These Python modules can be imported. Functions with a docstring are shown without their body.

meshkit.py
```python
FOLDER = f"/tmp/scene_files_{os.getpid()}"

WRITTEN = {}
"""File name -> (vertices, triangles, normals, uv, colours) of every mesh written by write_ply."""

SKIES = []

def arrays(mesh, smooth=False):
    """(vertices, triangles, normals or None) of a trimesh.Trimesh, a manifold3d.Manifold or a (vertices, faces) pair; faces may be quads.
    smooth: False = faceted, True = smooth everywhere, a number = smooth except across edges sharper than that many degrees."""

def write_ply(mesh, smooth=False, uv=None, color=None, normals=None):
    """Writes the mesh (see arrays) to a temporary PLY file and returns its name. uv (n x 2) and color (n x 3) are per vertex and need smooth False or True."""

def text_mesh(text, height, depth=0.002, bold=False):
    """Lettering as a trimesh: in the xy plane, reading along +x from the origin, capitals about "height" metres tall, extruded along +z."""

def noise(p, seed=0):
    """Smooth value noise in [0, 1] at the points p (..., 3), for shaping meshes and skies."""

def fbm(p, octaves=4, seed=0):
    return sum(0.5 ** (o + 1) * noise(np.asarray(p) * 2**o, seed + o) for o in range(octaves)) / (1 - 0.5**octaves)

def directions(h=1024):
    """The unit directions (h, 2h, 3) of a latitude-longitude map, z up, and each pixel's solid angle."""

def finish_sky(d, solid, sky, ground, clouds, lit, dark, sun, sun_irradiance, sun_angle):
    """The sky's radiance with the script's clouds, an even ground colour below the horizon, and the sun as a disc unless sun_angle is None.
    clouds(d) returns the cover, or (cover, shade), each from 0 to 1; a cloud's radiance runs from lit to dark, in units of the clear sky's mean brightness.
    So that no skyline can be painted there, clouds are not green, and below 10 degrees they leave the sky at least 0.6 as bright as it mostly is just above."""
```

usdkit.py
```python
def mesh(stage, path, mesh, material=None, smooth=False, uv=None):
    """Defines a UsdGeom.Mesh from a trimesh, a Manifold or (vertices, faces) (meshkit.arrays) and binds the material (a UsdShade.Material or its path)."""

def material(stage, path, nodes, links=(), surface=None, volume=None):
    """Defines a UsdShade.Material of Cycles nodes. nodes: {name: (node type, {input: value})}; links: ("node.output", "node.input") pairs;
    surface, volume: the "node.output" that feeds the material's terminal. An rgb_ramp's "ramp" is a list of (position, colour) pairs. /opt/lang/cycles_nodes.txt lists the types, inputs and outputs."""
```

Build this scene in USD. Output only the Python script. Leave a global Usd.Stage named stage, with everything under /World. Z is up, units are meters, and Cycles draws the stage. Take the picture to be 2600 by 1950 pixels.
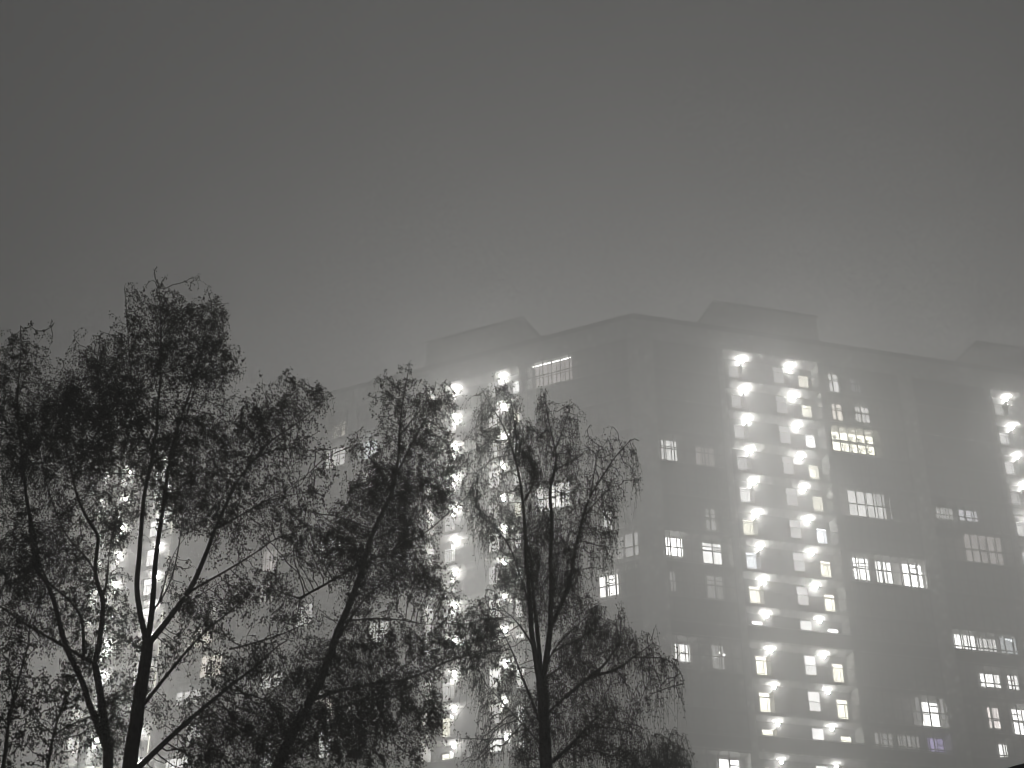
import math, random, numpy as np, trimesh, usdkit, meshkit
from scipy.spatial import cKDTree
from pxr import Usd, UsdGeom, UsdLux, UsdShade, Sdf, Gf

stage = Usd.Stage.CreateInMemory()
UsdGeom.SetStageUpAxis(stage, 'Z'); UsdGeom.SetStageMetersPerUnit(stage, 1.0)
UsdGeom.Xform.Define(stage, '/World'); UsdGeom.Scope.Define(stage, '/World/Looks')
rng = np.random.default_rng(7); random.seed(7)

# ---------------------------------------------------------------- camera
EYE = np.array([-40.25, -103.20, 1.65]); AZ, PITCH, ROLL = 0.2838, 0.5382, -0.0130
FOCAL = 36 * 4149.9 / 2600
cam = UsdGeom.Camera.Define(stage, '/World/camera')
fw = np.array([math.sin(AZ) * math.cos(PITCH), math.cos(AZ) * math.cos(PITCH), math.sin(PITCH)])
rt = np.array([math.cos(AZ), -math.sin(AZ), 0.0]); up = np.cross(rt, fw)
r2 = rt * math.cos(ROLL) + up * math.sin(ROLL); u2 = -rt * math.sin(ROLL) + up * math.cos(ROLL)
cam.AddTransformOp().Set(Gf.Matrix4d(*r2, 0, *u2, 0, *(-fw), 0, *EYE, 1))
cam.CreateHorizontalApertureAttr(36.0); cam.CreateVerticalApertureAttr(27.0); cam.CreateFocalLengthAttr(FOCAL)
cam.CreateClippingRangeAttr(Gf.Vec2f(0.1, 3000)); cam.CreateExposureAttr(0.0)

# ---------------------------------------------------------------- night sky (foggy, lit by the town below)
SKY = 0.118
mat = lambda n, nodes, links=(), **k: usdkit.material(stage, '/World/Looks/' + n, nodes, links, **k)
SUN_EL, SUN_ROT = math.radians(7), 0.45
sky_m = mat('night_sky', {
    'tc': ('texture_coordinate', {}), 'cn': ('noise_texture', {'scale': 2.2, 'detail': 4.0, 'roughness': 0.55}),
    'cr': ('map_range', {'from_min': 0.35, 'from_max': 0.65, 'to_min': 0.0, 'to_max': 0.22}), 'cl': ('mix_color', {'b': (1.0, 1.0, 0.98), 'use_clamp': False}),
    's': ('sky_texture', {'sky_type': 'single_scattering', 'sun_disc': False, 'sun_elevation': SUN_EL, 'sun_rotation': SUN_ROT, 'aerosol_density': 5.0, 'air_density': 1.0}),
    'h': ('hsv', {'saturation': 0.06}), 'b': ('background_shader', {'strength': SKY})},
    [('s.color', 'h.color'), ('tc.generated', 'cn.vector'), ('cn.fac', 'cr.value'), ('cr.result', 'cl.fac'), ('h.color', 'cl.a'), ('cl.result', 'b.color')], surface='b.background')
dome = UsdLux.DomeLight.Define(stage, '/World/sky'); dome.CreateIntensityAttr(1.0)
UsdShade.MaterialBindingAPI.Apply(dome.GetPrim()).Bind(sky_m)
dome.GetPrim().SetCustomDataByKey('kind', 'structure')
FOG, FOG_G = 0.0204, 0.62
LAMP = 2600.0
# ---------------------------------------------------------------- helpers
USED = {}
def numbered(path):
    k = USED.get(path, -1) + 1; USED[path] = k
    return path if k == 0 else '%s_%03d' % (path, k)
def tag(prim, label=None, category=None, group=None, kind=None):
    for k, v in (('label', label), ('category', category), ('group', group), ('kind', kind)):
        if v: prim.SetCustomDataByKey(k, v)
    return prim
def obj(name, mesh, material, parent='/World', smooth=False):
    p = numbered(parent + '/' + name)
    usdkit.mesh(stage, p, mesh, material, smooth)
    return p
def thing(name, label, category, loc=(0, 0, 0), group=None):
    p = numbered('/World/' + name); x = UsdGeom.Xform.Define(stage, p)
    x.AddTranslateOp().Set(Gf.Vec3d(*map(float, loc))); tag(x.GetPrim(), label, category, group)
    return p

def principled(n, color, rough=0.8, noise=0.0, scale=1.0, spec=0.3):
    if noise:
        lo = [c * (1 - noise) for c in color]; hi = [min(1, c * (1 + noise)) for c in color]
        return mat(n, {'g': ('geometry', {}), 't': ('noise_texture', {'scale': scale, 'detail': 6.0, 'roughness': 0.65}),
                       'r': ('rgb_ramp', {'ramp': [(0.3, lo), (0.7, hi)]}), 'p': ('principled_bsdf', {'roughness': rough, 'specular_ior_level': spec}),
                       'b': ('bump', {'strength': 0.25, 'distance': 0.02})},
                   [('g.position', 't.vector'), ('t.fac', 'r.fac'), ('r.color', 'p.base_color'), ('t.fac', 'b.height'), ('b.normal', 'p.normal')], surface='p.BSDF')
    return mat(n, {'p': ('principled_bsdf', {'base_color': color, 'roughness': rough, 'specular_ior_level': spec})}, surface='p.BSDF')

M = {}
M['pilaster'] = principled('light_render', (0.80, 0.80, 0.78), 0.9, 0.12, 0.35)
M['panel'] = principled('grey_facade_panel', (0.12, 0.12, 0.117), 0.8, 0.25, 0.45)
M['ledge'] = principled('pale_ledge', (0.75, 0.75, 0.73), 0.8, 0.08, 1.0)
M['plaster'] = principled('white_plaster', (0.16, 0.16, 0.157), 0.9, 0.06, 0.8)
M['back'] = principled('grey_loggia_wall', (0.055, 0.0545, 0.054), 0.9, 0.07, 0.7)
M['inner'] = principled('balcony_inside_wall', (0.40, 0.39, 0.38), 0.9, 0.08, 0.8)
M['frame'] = principled('dark_metal_frame', (0.06, 0.06, 0.06), 0.5)
M['whiteframe'] = principled('grey_window_frame', (0.16, 0.16, 0.16), 0.5)
M['roof'] = principled('dark_roofing', (0.10, 0.10, 0.10), 0.9, 0.15, 0.6)
M['bark'] = principled('dark_birch_bark', (0.22, 0.213, 0.205), 0.95, 0.35, 9.0)
M['black'] = principled('black_roof_sheet', (0.03, 0.03, 0.03), 0.7, 0.2, 4.0)
M['kiosk'] = principled('dark_kiosk_wall', (0.10, 0.10, 0.10), 0.8, 0.2, 3.0)
M['ground'] = principled('dark_wet_ground', (0.06, 0.06, 0.055), 0.7, 0.4, 0.6)
M['pot'] = principled('flower_pot', (0.14, 0.10, 0.08), 0.8)
M['leafdark'] = principled('house_plant_leaf', (0.05, 0.06, 0.04), 0.7)
M['mount'] = principled('lamp_mount', (0.5, 0.5, 0.5), 0.5)
M['glass'] = mat('balcony_glass', {'t': ('transparent_bsdf', {'color': (0.93, 0.93, 0.93)}), 'g': ('glossy_bsdf', {'color': (0.9, 0.9, 0.9), 'roughness': 0.04}),
                                   'f': ('fresnel', {'IOR': 1.5}), 'm': ('mix_closure', {})},
                 [('f.fac', 'm.fac'), ('t.BSDF', 'm.closure1'), ('g.BSDF', 'm.closure2')], surface='m.closure')
M['leaf'] = mat('birch_leaf', {'o': ('geometry', {}), 'n': ('noise_texture', {'scale': 3.0}), 'r': ('rgb_ramp', {'ramp': [(0.3, (0.07, 0.066, 0.058)), (0.7, (0.12, 0.115, 0.10))]}),
                               'd': ('principled_bsdf', {'roughness': 0.7, 'specular_ior_level': 0.2}), 't': ('translucent_bsdf', {'color': (0.03, 0.028, 0.02)}), 'm': ('mix_closure', {'fac': 0.2})},
                [('o.position', 'n.vector'), ('n.fac', 'r.fac'), ('r.color', 'd.base_color'), ('d.BSDF', 'm.closure1'), ('t.BSDF', 'm.closure2')], surface='m.closure')
def emitter(n, color, strength, fold=0.0):
    if fold:     # hanging curtain or blind: vertical folds and soft unevenness in the lit cloth
        return mat(n, {'g': ('geometry', {}), 'mp': ('mapping', {'scale': (7.0, 7.0, 0.35)}), 't': ('noise_texture', {'scale': 1.3, 'detail': 3.0}),
                       'r': ('map_range', {'from_min': 0.3, 'from_max': 0.7, 'to_min': strength * (1 - fold), 'to_max': strength * (1 + 0.5 * fold)}),
                       'e': ('emission', {'color': color})},
                   [('g.position', 'mp.vector'), ('mp.vector', 't.vector'), ('t.fac', 'r.value'), ('r.result', 'e.strength')], surface='e.emission')
    return mat(n, {'e': ('emission', {'color': color, 'strength': strength})}, surface='e.emission')
WIN = 9.0
GLOBES = [emitter('lamp_globe_light_%d' % k, (1.0, 0.985, 0.95), LAMP * (1.30 - 0.155 * k)) for k in range(7)]   # the newer, brighter lamps are on the upper floors
TINT = dict(white=(1, 0.99, 0.96), warm=(1, 0.92, 0.80), yellow=(1.0, 0.97, 0.80), blue=(0.92, 0.97, 1.0), purple=(0.62, 0.52, 1.0), pink=(1.0, 0.92, 0.88), lilac=(0.93, 0.93, 1.0))
_lit = {}
def lit(tint, strength, fold=0.45):
    k = (tint, round(strength, 2), fold)
    if k not in _lit:
        _lit[k] = emitter('lit_window_%s_%d' % (tint, len(_lit)), TINT[tint], strength * (WIN if strength > 0.95 else 5.8), fold)
    return _lit[k]

# ---------------------------------------------------------------- facade coordinates: s along the face, d into the building, z up
ZO, CEIL0, FLOOR = 1.65, 70.22, 2.80
T_ANG = 2.426
FACES = {'R': (np.array([1.0, 0, 0]), np.array([0, 1.0, 0]), False),
         'L': (np.array([math.cos(T_ANG), math.sin(T_ANG), 0]), np.array([math.sin(T_ANG), -math.cos(T_ANG), 0]), True)}
def ceil(i): return CEIL0 - FLOOR * i + ZO
_BF = np.array([[0,3,2],[0,2,1],[4,5,6],[4,6,7],[0,1,5],[0,5,4],[1,2,6],[1,6,5],[2,3,7],[2,7,6],[3,0,4],[3,4,7]])
class MB:
    def __init__(self, face='R'): self.v, self.f, self.n, self.face = [], [], 0, face
    def box(self, s0, s1, d0, d1, z0, z1):
        a, b, flip = FACES[self.face]
        c = [(s0,d0,z0),(s1,d0,z0),(s1,d1,z0),(s0,d1,z0),(s0,d0,z1),(s1,d0,z1),(s1,d1,z1),(s0,d1,z1)]
        self.v.append(np.array([a * s + b * d + np.array([0, 0, z]) for s, d, z in c]))
        self.f.append((_BF[:, ::-1] if flip else _BF) + self.n); self.n += 8
        return self
    def add(self, v, f):
        self.v.append(np.asarray(v)); self.f.append(np.asarray(f) + self.n); self.n += len(v); return self
    def mesh(self): return np.vstack(self.v), np.vstack(self.f)
    def build(self, name, material, parent, smooth=False): return obj(name, self.mesh(), material, parent, smooth)
def at(face, s, d, z):
    a, b, _ = FACES[face]; return a * s + b * d + np.array([0, 0, z])
def box(face, *k): return MB(face).box(*k)

# ---------------------------------------------------------------- ground, haze
g = trimesh.creation.box((900, 900, 0.5)); g.apply_translation((0, 0, -0.25))
tag(stage.GetPrimAtPath(obj('ground', g, M['ground'])), kind='structure')
fog_m = mat('fog', {'v': ('principled_volume', {'color': (0.97, 0.97, 0.955), 'density': FOG, 'anisotropy': FOG_G})}, volume='v.volume')
hz = trimesh.creation.box((912, 912, 83.0)); hz.apply_translation((0, 0, 83.0 / 2 - 1.6))
tag(stage.GetPrimAtPath(obj('haze', hz, fog_m)), 'pale night fog around the building and the trees', 'fog', kind='stuff')

# ---------------------------------------------------------------- the apartment tower
B = thing('apartment_building', 'tall grey apartment building with two long faces, glazed balconies and columns of lit open loggias', 'building')
ROWS = 15
TOPZ = 72.2 + ZO
R_END, L_END = 46.0, 68.0
# solid body behind the balconies
def inset(face, s, d): return at(face, s, d, 0)[:2]
h = (math.pi - T_ANG) / 2
k = 1.56
corner_in = np.array([k * math.tan(math.pi / 2 - T_ANG / 2), k])
k2 = 15.0
corner_back = np.array([k2 * math.tan(math.pi / 2 - T_ANG / 2), k2])
from shapely.geometry import Polygon
core = Polygon([corner_in, inset('R', R_END, k), inset('R', R_END, k2), corner_back, inset('L', L_END, k2), inset('L', L_END, k)])
m = trimesh.creation.extrude_polygon(core, TOPZ - 0.3); obj('core_wall', m, M['panel'], B)
outline = Polygon([(0, 0), inset('R', R_END, 0), inset('R', R_END, k2), corner_back, inset('L', L_END, k2), inset('L', L_END, 0)])
m = trimesh.creation.extrude_polygon(outline, 0.22); m.apply_translation((0, 0, TOPZ - 0.24)); obj('roof', m, M['roof'], B)
# corner pilaster
cp = Polygon([(0, 0), (1.62, 0), (1.62, 1.5), corner_in * 0.96, inset('L', 0.55, 1.5), inset('L', 0.55, 0)])
m = trimesh.creation.extrude_polygon(cp, TOPZ - 0.3); obj('corner_pilaster', m, M['pilaster'], B)

def pilaster(face, s0, s1, light=True, d0=0.0):
    box(face, s0, s1, d0, 1.55, 0, CEIL0 + ZO + 0.002).build('pilaster', M['pilaster'] if light else M['panel'], B)
def frieze(face, s0, s1):
    box(face, s0, s1, -0.02, 1.55, CEIL0 + ZO + 0.004, TOPZ - 0.26).build('frieze', M['pilaster'], B)
    MB(face).box(s0, s1, -0.16, 0.5, TOPZ - 0.018, TOPZ + 0.10).build('roof_coping', M['roof'], B)
frieze('R', 1.63, R_END); frieze('L', 0.56, L_END)
MB('R').box(0, 1.63, -0.165, 0.5, TOPZ - 0.016, TOPZ + 0.102).build('roof_coping', M['roof'], B)
MB('L').box(0, 0.56, -0.155, 0.5, TOPZ - 0.017, TOPZ + 0.101).build('roof_coping', M['roof'], B)
def rooftop(face, s0, s1):
    p = box(face, s0, s1, 0.25, 6.5, TOPZ, TOPZ + 2.62).build('rooftop_block', M['pilaster'], B)
    box(face, s0 - 0.15, s1 + 0.15, 0.1, 6.65, TOPZ + 2.62, TOPZ + 2.80).build('block_coping', M['roof'], p)
rooftop('R', 7.4, 16.6); rooftop('L', 9.8, 18.9); rooftop('R', 31.7, 41.0); rooftop('L', 43.2, 52.3)

pane_budget = [298]
def glazed_bay(face, s0, s1, lines, rows, single, low=(8, 11), front_d=0.16):
    """Balconies closed with glass, one above the other. lines: the upright bars; single(i): whether floor i gets its panes one by one."""
    rest = MB(face); nrest = 0
    for i in rows:
        c = ceil(i); zb = c - (1.70 if i in low else 2.55); zm = c - 1.42
        fr = MB(face)
        for x in lines: fr.box(x - 0.032, x + 0.032, front_d, front_d + 0.07, zb, c)
        fr.box(s0, s1, front_d - 0.006, front_d + 0.076, c - 0.06, c - 0.001).box(s0, s1, front_d - 0.006, front_d + 0.076, zb + 0.001, zb + 0.06)
        fr.box(s0, s1, front_d - 0.004, front_d + 0.074, zm - 0.03, zm + 0.03)
        p = fr.build('balcony_glazing', M['frame'], B)
        cells = list(zip(lines[:-1], lines[1:]))
        for a, b in cells:
            for z0, z1 in (((zb + 0.06), (zm - 0.03)), ((zm + 0.03), (c - 0.06))):
                if z1 - z0 < 0.15 or b - a < 0.15: continue
                w = rng.normal(0, 0.004)
                q = (a + 0.032, b - 0.032, front_d + 0.022 + w, front_d + 0.034 + w, z0, z1)
                if single(i) and pane_budget[0] > 0:
                    pane_budget[0] -= 1; box(face, *q).build('pane', M['glass'], p)
                else: rest.box(*q); nrest += 1
        # slab edge / breast panel below this floor, with its pale drip ledges
        zn = ceil(i + 1)
        sl = box(face, s0, s1, 0.12, 1.55, zn + 0.002, zb - 0.002).build('slab_edge', M['panel'], B)
        lg = MB(face).box(s0, s1, 0.035, 0.118, zb - 0.075, zb - 0.004)
        if i in low: lg.box(s0, s1, 0.03, 0.118, zn + 0.01, zn + 0.10)
        lg.build('drip_ledge', M['ledge'], sl)
        # inside: white balcony ceiling and the flat's outer wall
        box(face, s0 + 0.01, s1 - 0.01, 0.26, 1.36, c - 0.022, c - 0.004).build('balcony_ceiling', M['inner'], p)
        box(face, s0, s1, 1.36, 1.55, zn + 0.01, c - 0.004).build('balcony_inside_wall', M['inner'], p)
    if nrest: tag(stage.GetPrimAtPath(rest.build('far_glass_panes', M['glass'], B)), kind='stuff')
    # plain lower floors, out of view
    zl = ceil(rows[-1] + 1)
    box(face, s0, s1, 0.14, 1.55, 0, zl).build('lower_wall', M['panel'], B)

def lin(a, b, n): return [a + (b - a) * j / n for j in range(n + 1)]
# right face
pilaster('R', 7.15, 7.65); glazed_bay('R', 1.625, 7.149, [1.65, 2.08] + lin(2.91, 7.12, 5), range(ROWS), lambda i: 3 <= i <= 13)
pilaster('R', 16.06, 16.55, False, 0.05); glazed_bay('R', 16.552, 23.348, lin(16.58, 23.32, 9), range(ROWS), lambda i: i >= 6)
pilaster('R', 23.35, 24.65); glazed_bay('R', 24.652, 31.498, lin(24.68, 31.47, 9), range(ROWS), lambda i: False)
pilaster('R', 31.5, 31.98); pilaster('R', 40.39, 40.9)
glazed_bay('R', 40.902, R_END, lin(40.93, R_END, 7), range(ROWS), lambda i: False)
# left face
glazed_bay('L', 0.552, 9.498, [0.58] + lin(1.0, 8.8, 10) + [9.47], range(ROWS), lambda i: False)
pilaster('L', 9.5, 10.05); pilaster('L', 18.45, 18.95)
glazed_bay('L', 18.952, 25.298, lin(18.98, 25.27, 8), range(ROWS), lambda i: False); pilaster('L', 25.3, 26.2)
glazed_bay('L', 26.202, 35.198, lin(26.23, 35.17, 12), range(ROWS), lambda i: False); pilaster('L', 35.2, 36.4)
glazed_bay('L', 36.402, 42.998, lin(36.43, 42.97, 9), range(ROWS), lambda i: False)
pilaster('L', 43.0, 43.5); pilaster('L', 51.9, 52.4)
glazed_bay('L', 52.402, 59.998, lin(52.43, 59.97, 10), range(ROWS), lambda i: False); pilaster('L', 60.0, 61.2)
glazed_bay('L', 61.202, L_END, lin(61.23, L_END, 9), range(ROWS), lambda i: False)

# ---------------------------------------------------------------- open loggias with their globe lamps
globe_m = trimesh.creation.icosphere(1, 0.135)
def loggia(face, s0, s1, i, mirror, tints, low=(8, 11), far=False, keen=False):
    c, zn = ceil(i), ceil(i + 1); zf = zn + 0.25
    X = (lambda a, b: (s1 - b, s1 - a)) if mirror else (lambda a, b: (s0 + a, s0 + b))
    sh = MB(face).box(s0, s1, 0.03, 1.56, zn + 0.003, zf)
    P = sh.build('loggia', M['plaster'], B)
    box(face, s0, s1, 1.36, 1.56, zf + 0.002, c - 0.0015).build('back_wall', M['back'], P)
    if i == 0: box(face, s0, s1, 0.02, 1.355, c - 0.012, c + 0.001).build('top_ceiling', M['plaster'], P)
    for j, (a, b, top, bot, kind) in enumerate(((1.02, 1.84, 0.62, 2.52, 'door'), (4.97, 5.86, 0.19, 1.66, 'window'), (7.22, 8.03, 0.62, 2.52, 'door'))):
        a, b = X(a, b); zt, zb = c - top, c - bot
        f = 0.075 if kind == 'door' else 0.04
        fr = MB(face).box(a - f, a, 1.29, 1.358, zb, zt + f).box(b, b + f, 1.29, 1.358, zb, zt + f).box(a, b, 1.29, 1.358, zt, zt + f).box(a, b, 1.29, 1.358, zb - 0.05, zb)
        if kind == 'door': fr.box(a + 0.58, a + 0.61, 1.30, 1.355, zb, zt - 0.30).box(a, b, 1.30, 1.356, zt - 0.33, zt - 0.30)
        q = fr.build(kind, M['whiteframe'], P)
        tint, st = tints[j]
        box(face, a, b, 1.335, 1.352, zb, zt).build('lit_' + kind + '_pane', lit(tint, st, 0.30), P)
    # the opened door leaf
    for a, b in ((1.90, 1.93),):
        a, b = X(a, b); box(face, a, b, 0.72, 1.30, zf + 0.02, c - 0.62).build('open_door_leaf', M['ledge'], P)
    if i in low:
        box(face, s0 + 0.001, s1 - 0.001, 0.0, 0.14, zn + 0.001, c - 1.50).build('parapet', M['panel'], P)
        MB(face).box(s0 + 0.001, s1 - 0.001, -0.07, -0.001, c - 1.60, c - 1.52).box(s0 + 0.001, s1 - 0.001, -0.07, -0.001, zn + 0.01, zn + 0.10).build('parapet_ledge', M['ledge'], P)
    else:
        r = MB(face).box(s0, s1, 0.06, 0.10, c - 1.47, c - 1.43).box(s0, s1, 0.065, 0.095, zf + 0.09, zf + 0.12)
        for x in (s0 + 0.06, s0 + 2.1, s0 + 4.2, s0 + 6.3, s1 - 0.06): r.box(x - 0.018, x + 0.018, 0.062, 0.098, zf, c - 1.45)
        q = r.build('railing', M['frame'], P)
        bl = MB(face)
        for x in np.arange(s0 + 0.12, s1, 0.115): bl.box(x - 0.007, x + 0.007, 0.072, 0.088, zf + 0.10, c - 1.45)
        tag(stage.GetPrimAtPath(bl.build('balusters', M['frame'], P)), kind='stuff')
    for a in (2.12, 6.42):
        x = X(a, a)[0]; o = at(face, x, 0.98, c - 0.245)
        q = obj('lamp_globe', (globe_m.vertices + o, globe_m.faces), GLOBES[0 if keen else min(i // 2, 6) if i < 5 or not far else 6], P, True)
        box(face, x - 0.06, x + 0.06, 0.92, 1.04, c - 0.10, c - 0.004).build('lamp_mount', M['mount'], P)

def tints_for(i, col):
    if col == 'R1':
        a = {0: ('white', .75), 1: ('white', .62), 2: ('white', .95), 3: ('white', .85), 4: ('white', 1.1), 5: ('yellow', 1.3), 6: ('blue', 1.3), 7: ('yellow', 1.5), 8: ('white', 2.0)}.get(i, ('yellow', 1.7))
        c = {0: ('yellow', 1.2), 1: ('yellow', 1.3), 2: ('white', 2.2), 3: ('yellow', 1.5), 4: ('yellow', 1.1), 5: ('blue', 1.8), 8: ('white', 2.4)}.get(i, ('yellow', 1.7))
        return a, ('white', 0.50 + 0.06 * i), c
    if col == 'R2': return ('white', .9 + .1 * (i % 3)), ('white', .5), ('yellow', 1.3)
    if col == 'L1': return ('yellow' if i > 9 else 'white', 1.8 if i > 9 else .9), ('white', .9 + .5 * (i % 2)), ('yellow' if i in (1, 4) else 'white', 1.6)
    return ('white', 2.2), ('white', 2.0), ('yellow', 2.4)
for i in range(ROWS - 1):
    loggia('R', 7.652, 16.058, i, False, tints_for(i, 'R1'))
    loggia('L', 10.052, 18.448, i, True, tints_for(i, 'L1'))
    loggia('R', 31.982, 40.388, i, False, tints_for(i, 'R2'), far=True)
    loggia('L', 43.502, 51.898, i, True, tints_for(i, 'L2'), keen=True)
for face, s0, s1 in (('R', 7.652, 16.058), ('L', 10.052, 18.448), ('R', 31.982, 40.388), ('L', 43.502, 51.898)):
    box(face, s0, s1, 0.10, 1.55, 0, ceil(ROWS - 1)).build('lower_wall', M['panel'], B)
for s in (7.97, 16.01):
    g = trimesh.creation.icosphere(1, 0.11); g.apply_translation(at('R', s, -0.10, 36.80 + ZO)); obj('wall_fitting', g, M['ledge'], B, True)

# ---------------------------------------------------------------- lit windows behind the balcony glass
def window(face, row, s0, s1, top, bot, tint, st, cols, bars=(), d=1.25, fold=0.45, skip=()):
    """A lit window: frame mesh with one glowing pane in each opening. cols: shares of the width; bars: heights (shares from the top) of the cross bars, per column."""
    c = ceil(row); z1, z0 = c - top, c - bot; w = 0.035
    fr = MB(face).box(s0 - w, s0, d - .04, d + .05, z0 - w, z1 + w).box(s1, s1 + w, d - .04, d + .05, z0 - w, z1 + w).box(s0, s1, d - .04, d + .05, z1, z1 + w).box(s0, s1, d - .04, d + .05, z0 - w, z0)
    cuts = np.cumsum([0] + list(cols)) / sum(cols); xs = s0 + (s1 - s0) * cuts
    for x in xs[1:-1]: fr.box(x - w, x + w, d - .038, d + .048, z0, z1)
    cells = []
    for j in range(len(cols)):
        a = xs[j] + (w if j else 0); b = xs[j + 1] - (w if j < len(cols) - 1 else 0)
        hs = bars[j] if j < len(bars) else ()
        zz = [z1] + [z1 - (z1 - z0) * h for h in hs] + [z0]
        for h in zz[1:-1]: fr.box(a, b, d - .036, d + .046, h - w, h + w)
        for k in range(len(zz) - 1): cells.append((j, k, a, b, zz[k + 1] + (w if k < len(zz) - 2 else 0), zz[k] - (w if k else 0)))
    p = fr.build('lit_window', M['whiteframe'], B)
    for j, k, a, b, lo, hi in cells:
        if (j, k) in skip: continue
        v = st * (0.85 + 0.3 * random.random())
        v = round(v * 4) / 4 if v > 1 else round(v * 10) / 10
        box(face, a, b, d + .01, d + .022, lo, hi).build('lit_pane', lit(tint, max(v, .1), fold), p)
T1 = ((), (.22,), ())
W = window
# right face, first bay
W('R', 3, 2.27, 3.55, .12, 1.85, 'white', 1.1, (1, 1.3, 1.2), ((.3,), (.3,), (.3,)))
W('R', 3, 5.15, 6.75, .30, 1.9, 'pink', .35, (1, 1, 1), ((.3,), (.3,)))
W('R', 5, 5.57, 6.34, .10, 1.9, 'white', .4, (1, 1), ((.25, .5), (.25, .5)))
W('R', 6, 2.12, 3.46, .15, 1.62, 'white', 3.0, (.5, .6, 1.6, 1.3))
W('R', 6, 5.1, 6.6, .25, 1.92, 'white', 1.5, (1.2, 1.1), ((.18, .36), (.18, .3)))
W('R', 7, 2.29, 2.72, .2, 1.7, 'white', .4, (1,)); W('R', 7, 5.25, 6.5, .16, 1.95, 'white', .4, (1, 1), ((.2, .4), (.2, .4)))
W('R', 9, 2.3, 3.44, .3, 1.62, 'white', 1.7, (.5, .5, 1.4, 1))
W('R', 9, 5.18, 6.12, .12, 1.9, 'white', .45, (1.6, 1), fold=.9)
W('R', 12, 5.06, 7.0, .30, 1.9, 'white', 2.8, (1.5, 1.5, .7), ((), (.25,)), fold=.3, skip=((2, 0),))
# right face, second bay
W('R', 0, 17.6, 18.4, .14, 1.8, 'white', 1.5, (1, 2), ((.45,), (.25,))); W('R', 0, 19.58, 20.4, .29, 1.5, 'lilac', .45, (1, 1), ((.35,), (.35,)))
W('R', 1, 17.56, 18.42, .2, 1.65, 'warm', 1.5, (1, 2), ((.4,), (.25, .4))); W('R', 1, 19.66, 20.86, .16, 1.55, 'white', 1.3, (.6, .8, 1.4, 1), ((.35,), (.35,), (.35,), (.35,)))
W('R', 4, 17.55, 20.75, .12, 2.3, 'white', 1.0, (1, 1.2, 1.2, 1), ((.52,), (.52,), (.52,), (.52,)), d=.55)
W('R', 4, 21.2, 21.3, .3, 2.3, 'white', 1.2, (1,), d=.6)
W('R', 6, 17.63, 18.95, .05, 1.85, 'white', 3.0, (1, 1.7), ((.25, .42), (.22, .36))); W('R', 6, 19.55, 20.95, .12, 1.9, 'white', 2.5, (.5, .9, 1.1, 1.3), ((.42,), (.42,), (.42,), (.42,)))
W('R', 6, 21.55, 23.2, .35, 2.35, 'white', 3.5, (1.4, 1.3, 1), ((.42,), (.15, .38), (.42,)), d=.7, fold=.6)
W('R', 10, 21.5, 22.95, .35, 2.2, 'white', 2.3, (1.2, 1.2), ((.5,), (.15, .42)), d=.9)
W('R', 10, 21.0, 21.45, .1, 1.9, 'white', .45, (1,), d=.7); W('R', 10, 23.0, 23.28, .1, 1.7, 'white', .5, (1,), d=.6)
W('R', 11, 17.6, 19.0, .14, 1.15, 'white', .42, (1, .5, 2), ((), (), (.45,))); W('R', 11, 19.4, 21.2, .17, 1.15, 'white', .42, (.5, .4, 1.6, 1.4))
W('R', 11, 21.9, 23.3, .2, 1.2, 'purple', .75, (.3, 1.3, 1.3), ((), (), (.45,)))
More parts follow.
